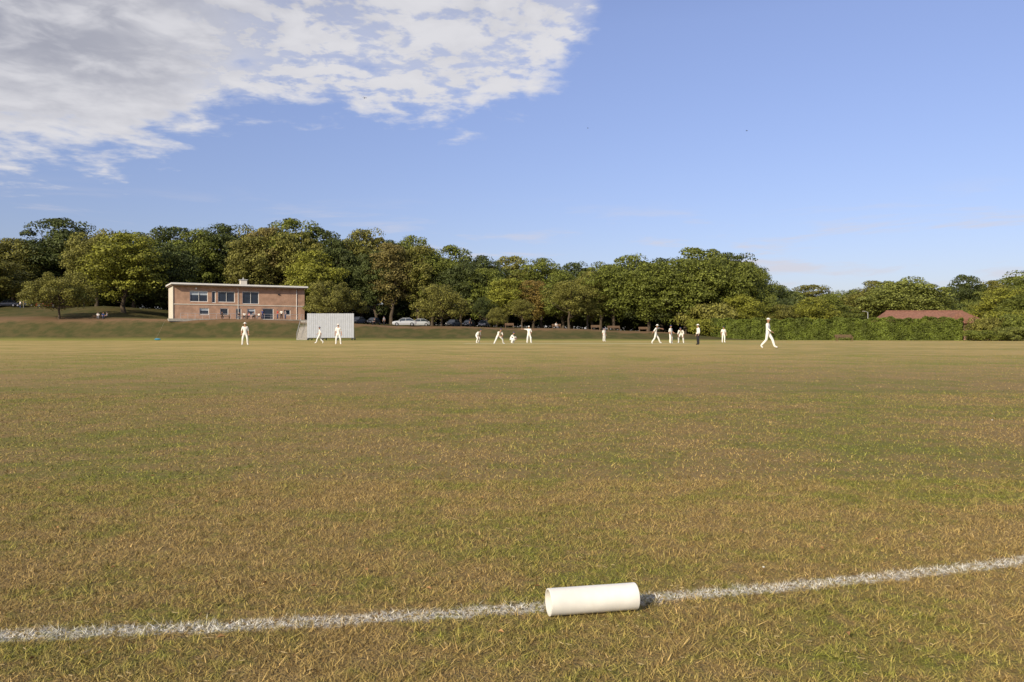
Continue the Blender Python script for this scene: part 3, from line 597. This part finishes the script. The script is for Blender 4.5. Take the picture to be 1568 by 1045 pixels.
for px,py,d in [(559,151,95),(900,197,150),(1143,201,130)]:
    e=empty("bird",(PX(px,d),d,PZ(py,d)),.6); m=MB(); m.ell((0,0,0),(.05,.14,.045),M_bird,8,6)
    m.add([(0,-.06,.02),(0,.06,.02),(.17,.05,.08),(.32,.12,.03),(.17,-.05,.08)],[(0,1,2,4),(4,2,3)],M_bird); m.add([(0,-.06,.02),(0,.06,.02),(-.17,.05,.08),(-.32,.12,.03),(-.17,-.05,.08)],[(0,4,2,1),(4,3,2)],M_bird)
    m.add([(-.03,.12,0),(.03,.12,0),(.05,.24,0),(-.05,.24,0)],[(0,1,2,3)],M_bird); m.build("body_and_wings",e)
# ---------------------------------------------------------------- light & sky
EL=28.0; sd=Vector((-0.56,-0.83,0)).normalized()*math.cos(r(EL)); sd.z=math.sin(r(EL))
sl=bpy.data.lights.new("sun",'SUN'); sl.energy=5.0; sl.angle=r(.5); sl.color=(1,.88,.68); so=obj("sun",sl); so.rotation_euler=sd.to_track_quat('Z','Y').to_euler()
w=bpy.data.worlds.new("World"); scene.world=w; w.use_nodes=True; nt=w.node_tree; b=NB(nt); bg=nt.nodes["Background"]; STR=0.14; bg.inputs[1].default_value=STR
sky=b.n("ShaderNodeTexSky"); sky.sky_type='NISHITA'; sky.sun_disc=False; sky.sun_elevation=r(EL); sky.sun_rotation=math.atan2(sd.x,sd.y); sky.altitude=0; sky.air_density=1.0; sky.dust_density=0.6; sky.ozone_density=2.0
tcn=b.n("ShaderNodeTexCoord"); D=tcn.outputs["Generated"]; s_=b.n("ShaderNodeSeparateXYZ"); b.sock(s_.inputs[0],D); X,Y,Z=s_.outputs
zc=b.m('MAXIMUM',b.m('ADD',Z,.10),.10); U=b.m('DIVIDE',X,zc); Vv=b.m('DIVIDE',Y,zc); Pl=b.comb(U,Vv,0.0)
fc=b.n("ShaderNodeFloatCurve"); b.sock(fc.inputs["Value"],b.m('ADD',X,.7,clamp=True)); cv=fc.mapping.curves[0]
pts=[(0,.15),(.17,.175),(.30,.205),(.37,.25),(.50,.268),(.634,.262),(.70,.28),(.76,.315),(.80,.365),(.86,.9),(1,1)]
cv.points[0].location=pts[0]; cv.points[1].location=pts[-1]
for p in pts[1:-1]: cv.points.new(*p)
fc.mapping.update()
big=b.noise(Pl,1.6,3,0.5,0.2); rip=b.noise(Pl,6.5,4,0.55,0.3); det=b.noise(Pl,17,4,0.6,0.2)
edge=b.m('SUBTRACT',Z,fc.outputs[0]); edge=b.m('ADD',edge,b.m('MULTIPLY',b.m('SUBTRACT',big,.5),.11)); edge=b.m('ADD',edge,b.m('MULTIPLY',b.m('SUBTRACT',rip,.5),.13)); edge=b.m('ADD',edge,b.m('MULTIPLY',b.m('SUBTRACT',det,.5),.06))
den=b.mr(edge,-.018,.045); thin=b.mr(b.m('ADD',rip,b.m('MULTIPLY',b.m('SUBTRACT',det,.5),.7)),.38,.54,.50,1.0)
den=b.m('MULTIPLY',den,b.m('MAXIMUM',thin,b.mr(X,-.1,-.4)))
sh=b.mr(b.m('ADD',b.m('MULTIPLY',big,.4),b.m('MULTIPLY',b.m('SUBTRACT',1.0,rip),.6)),.38,.60)
lft=b.mr(X,-.52,-.12,0.75,0.22); sh=b.m('MULTIPLY',b.m('MULTIPLY_ADD',sh,.75,.25),b.mr(edge,.0,.12,.2,1)); 
gy=b.m('MULTIPLY',sh,b.m('ADD',lft,.15),clamp=True)
cc=b.mix(gy,(.76/STR,.755/STR,.79/STR),(.33/STR,.345/STR,.42/STR))
kt=b.mr(Z,0.0,.36,0.0,1.0,False)
tint=b.mix(kt,(.60,.575,.74),(1.18,.99,1.12))
skyc=b.mix(1.0,sky.outputs[0],tint,'MULTIPLY')
az=b.m('ARCTAN2',X,Y); wv=b.comb(b.m('MULTIPLY',az,5),b.m('MULTIPLY',Z,38),0.0); wn=b.noise(wv,1.0,5,.6,.4)
wz=b.m('MULTIPLY',b.mr(Z,.02,.06),b.mr(Z,.10,.18,1,0)); wd=b.m('MULTIPLY',b.m('MULTIPLY',b.mr(wn,.50,.66),wz),.7)
skyc=b.mix(wd,skyc,(.68/STR,.65/STR,.70/STR))
fin=b.mix(den,skyc,cc); nt.links.new(fin,bg.inputs[0])
# ---------------------------------------------------------------- camera
cam=bpy.data.cameras.new("camera"); cam.lens=28; cam.sensor_width=36; cam.clip_start=.05; cam.clip_end=8000
co=obj("camera",cam,None,(0,0,CAMH),(math.pi/2-math.atan(8.5/F),0,0)); scene.camera=co
scene.view_settings.view_transform='Standard'; scene.view_settings.look='None'; scene.view_settings.exposure=0
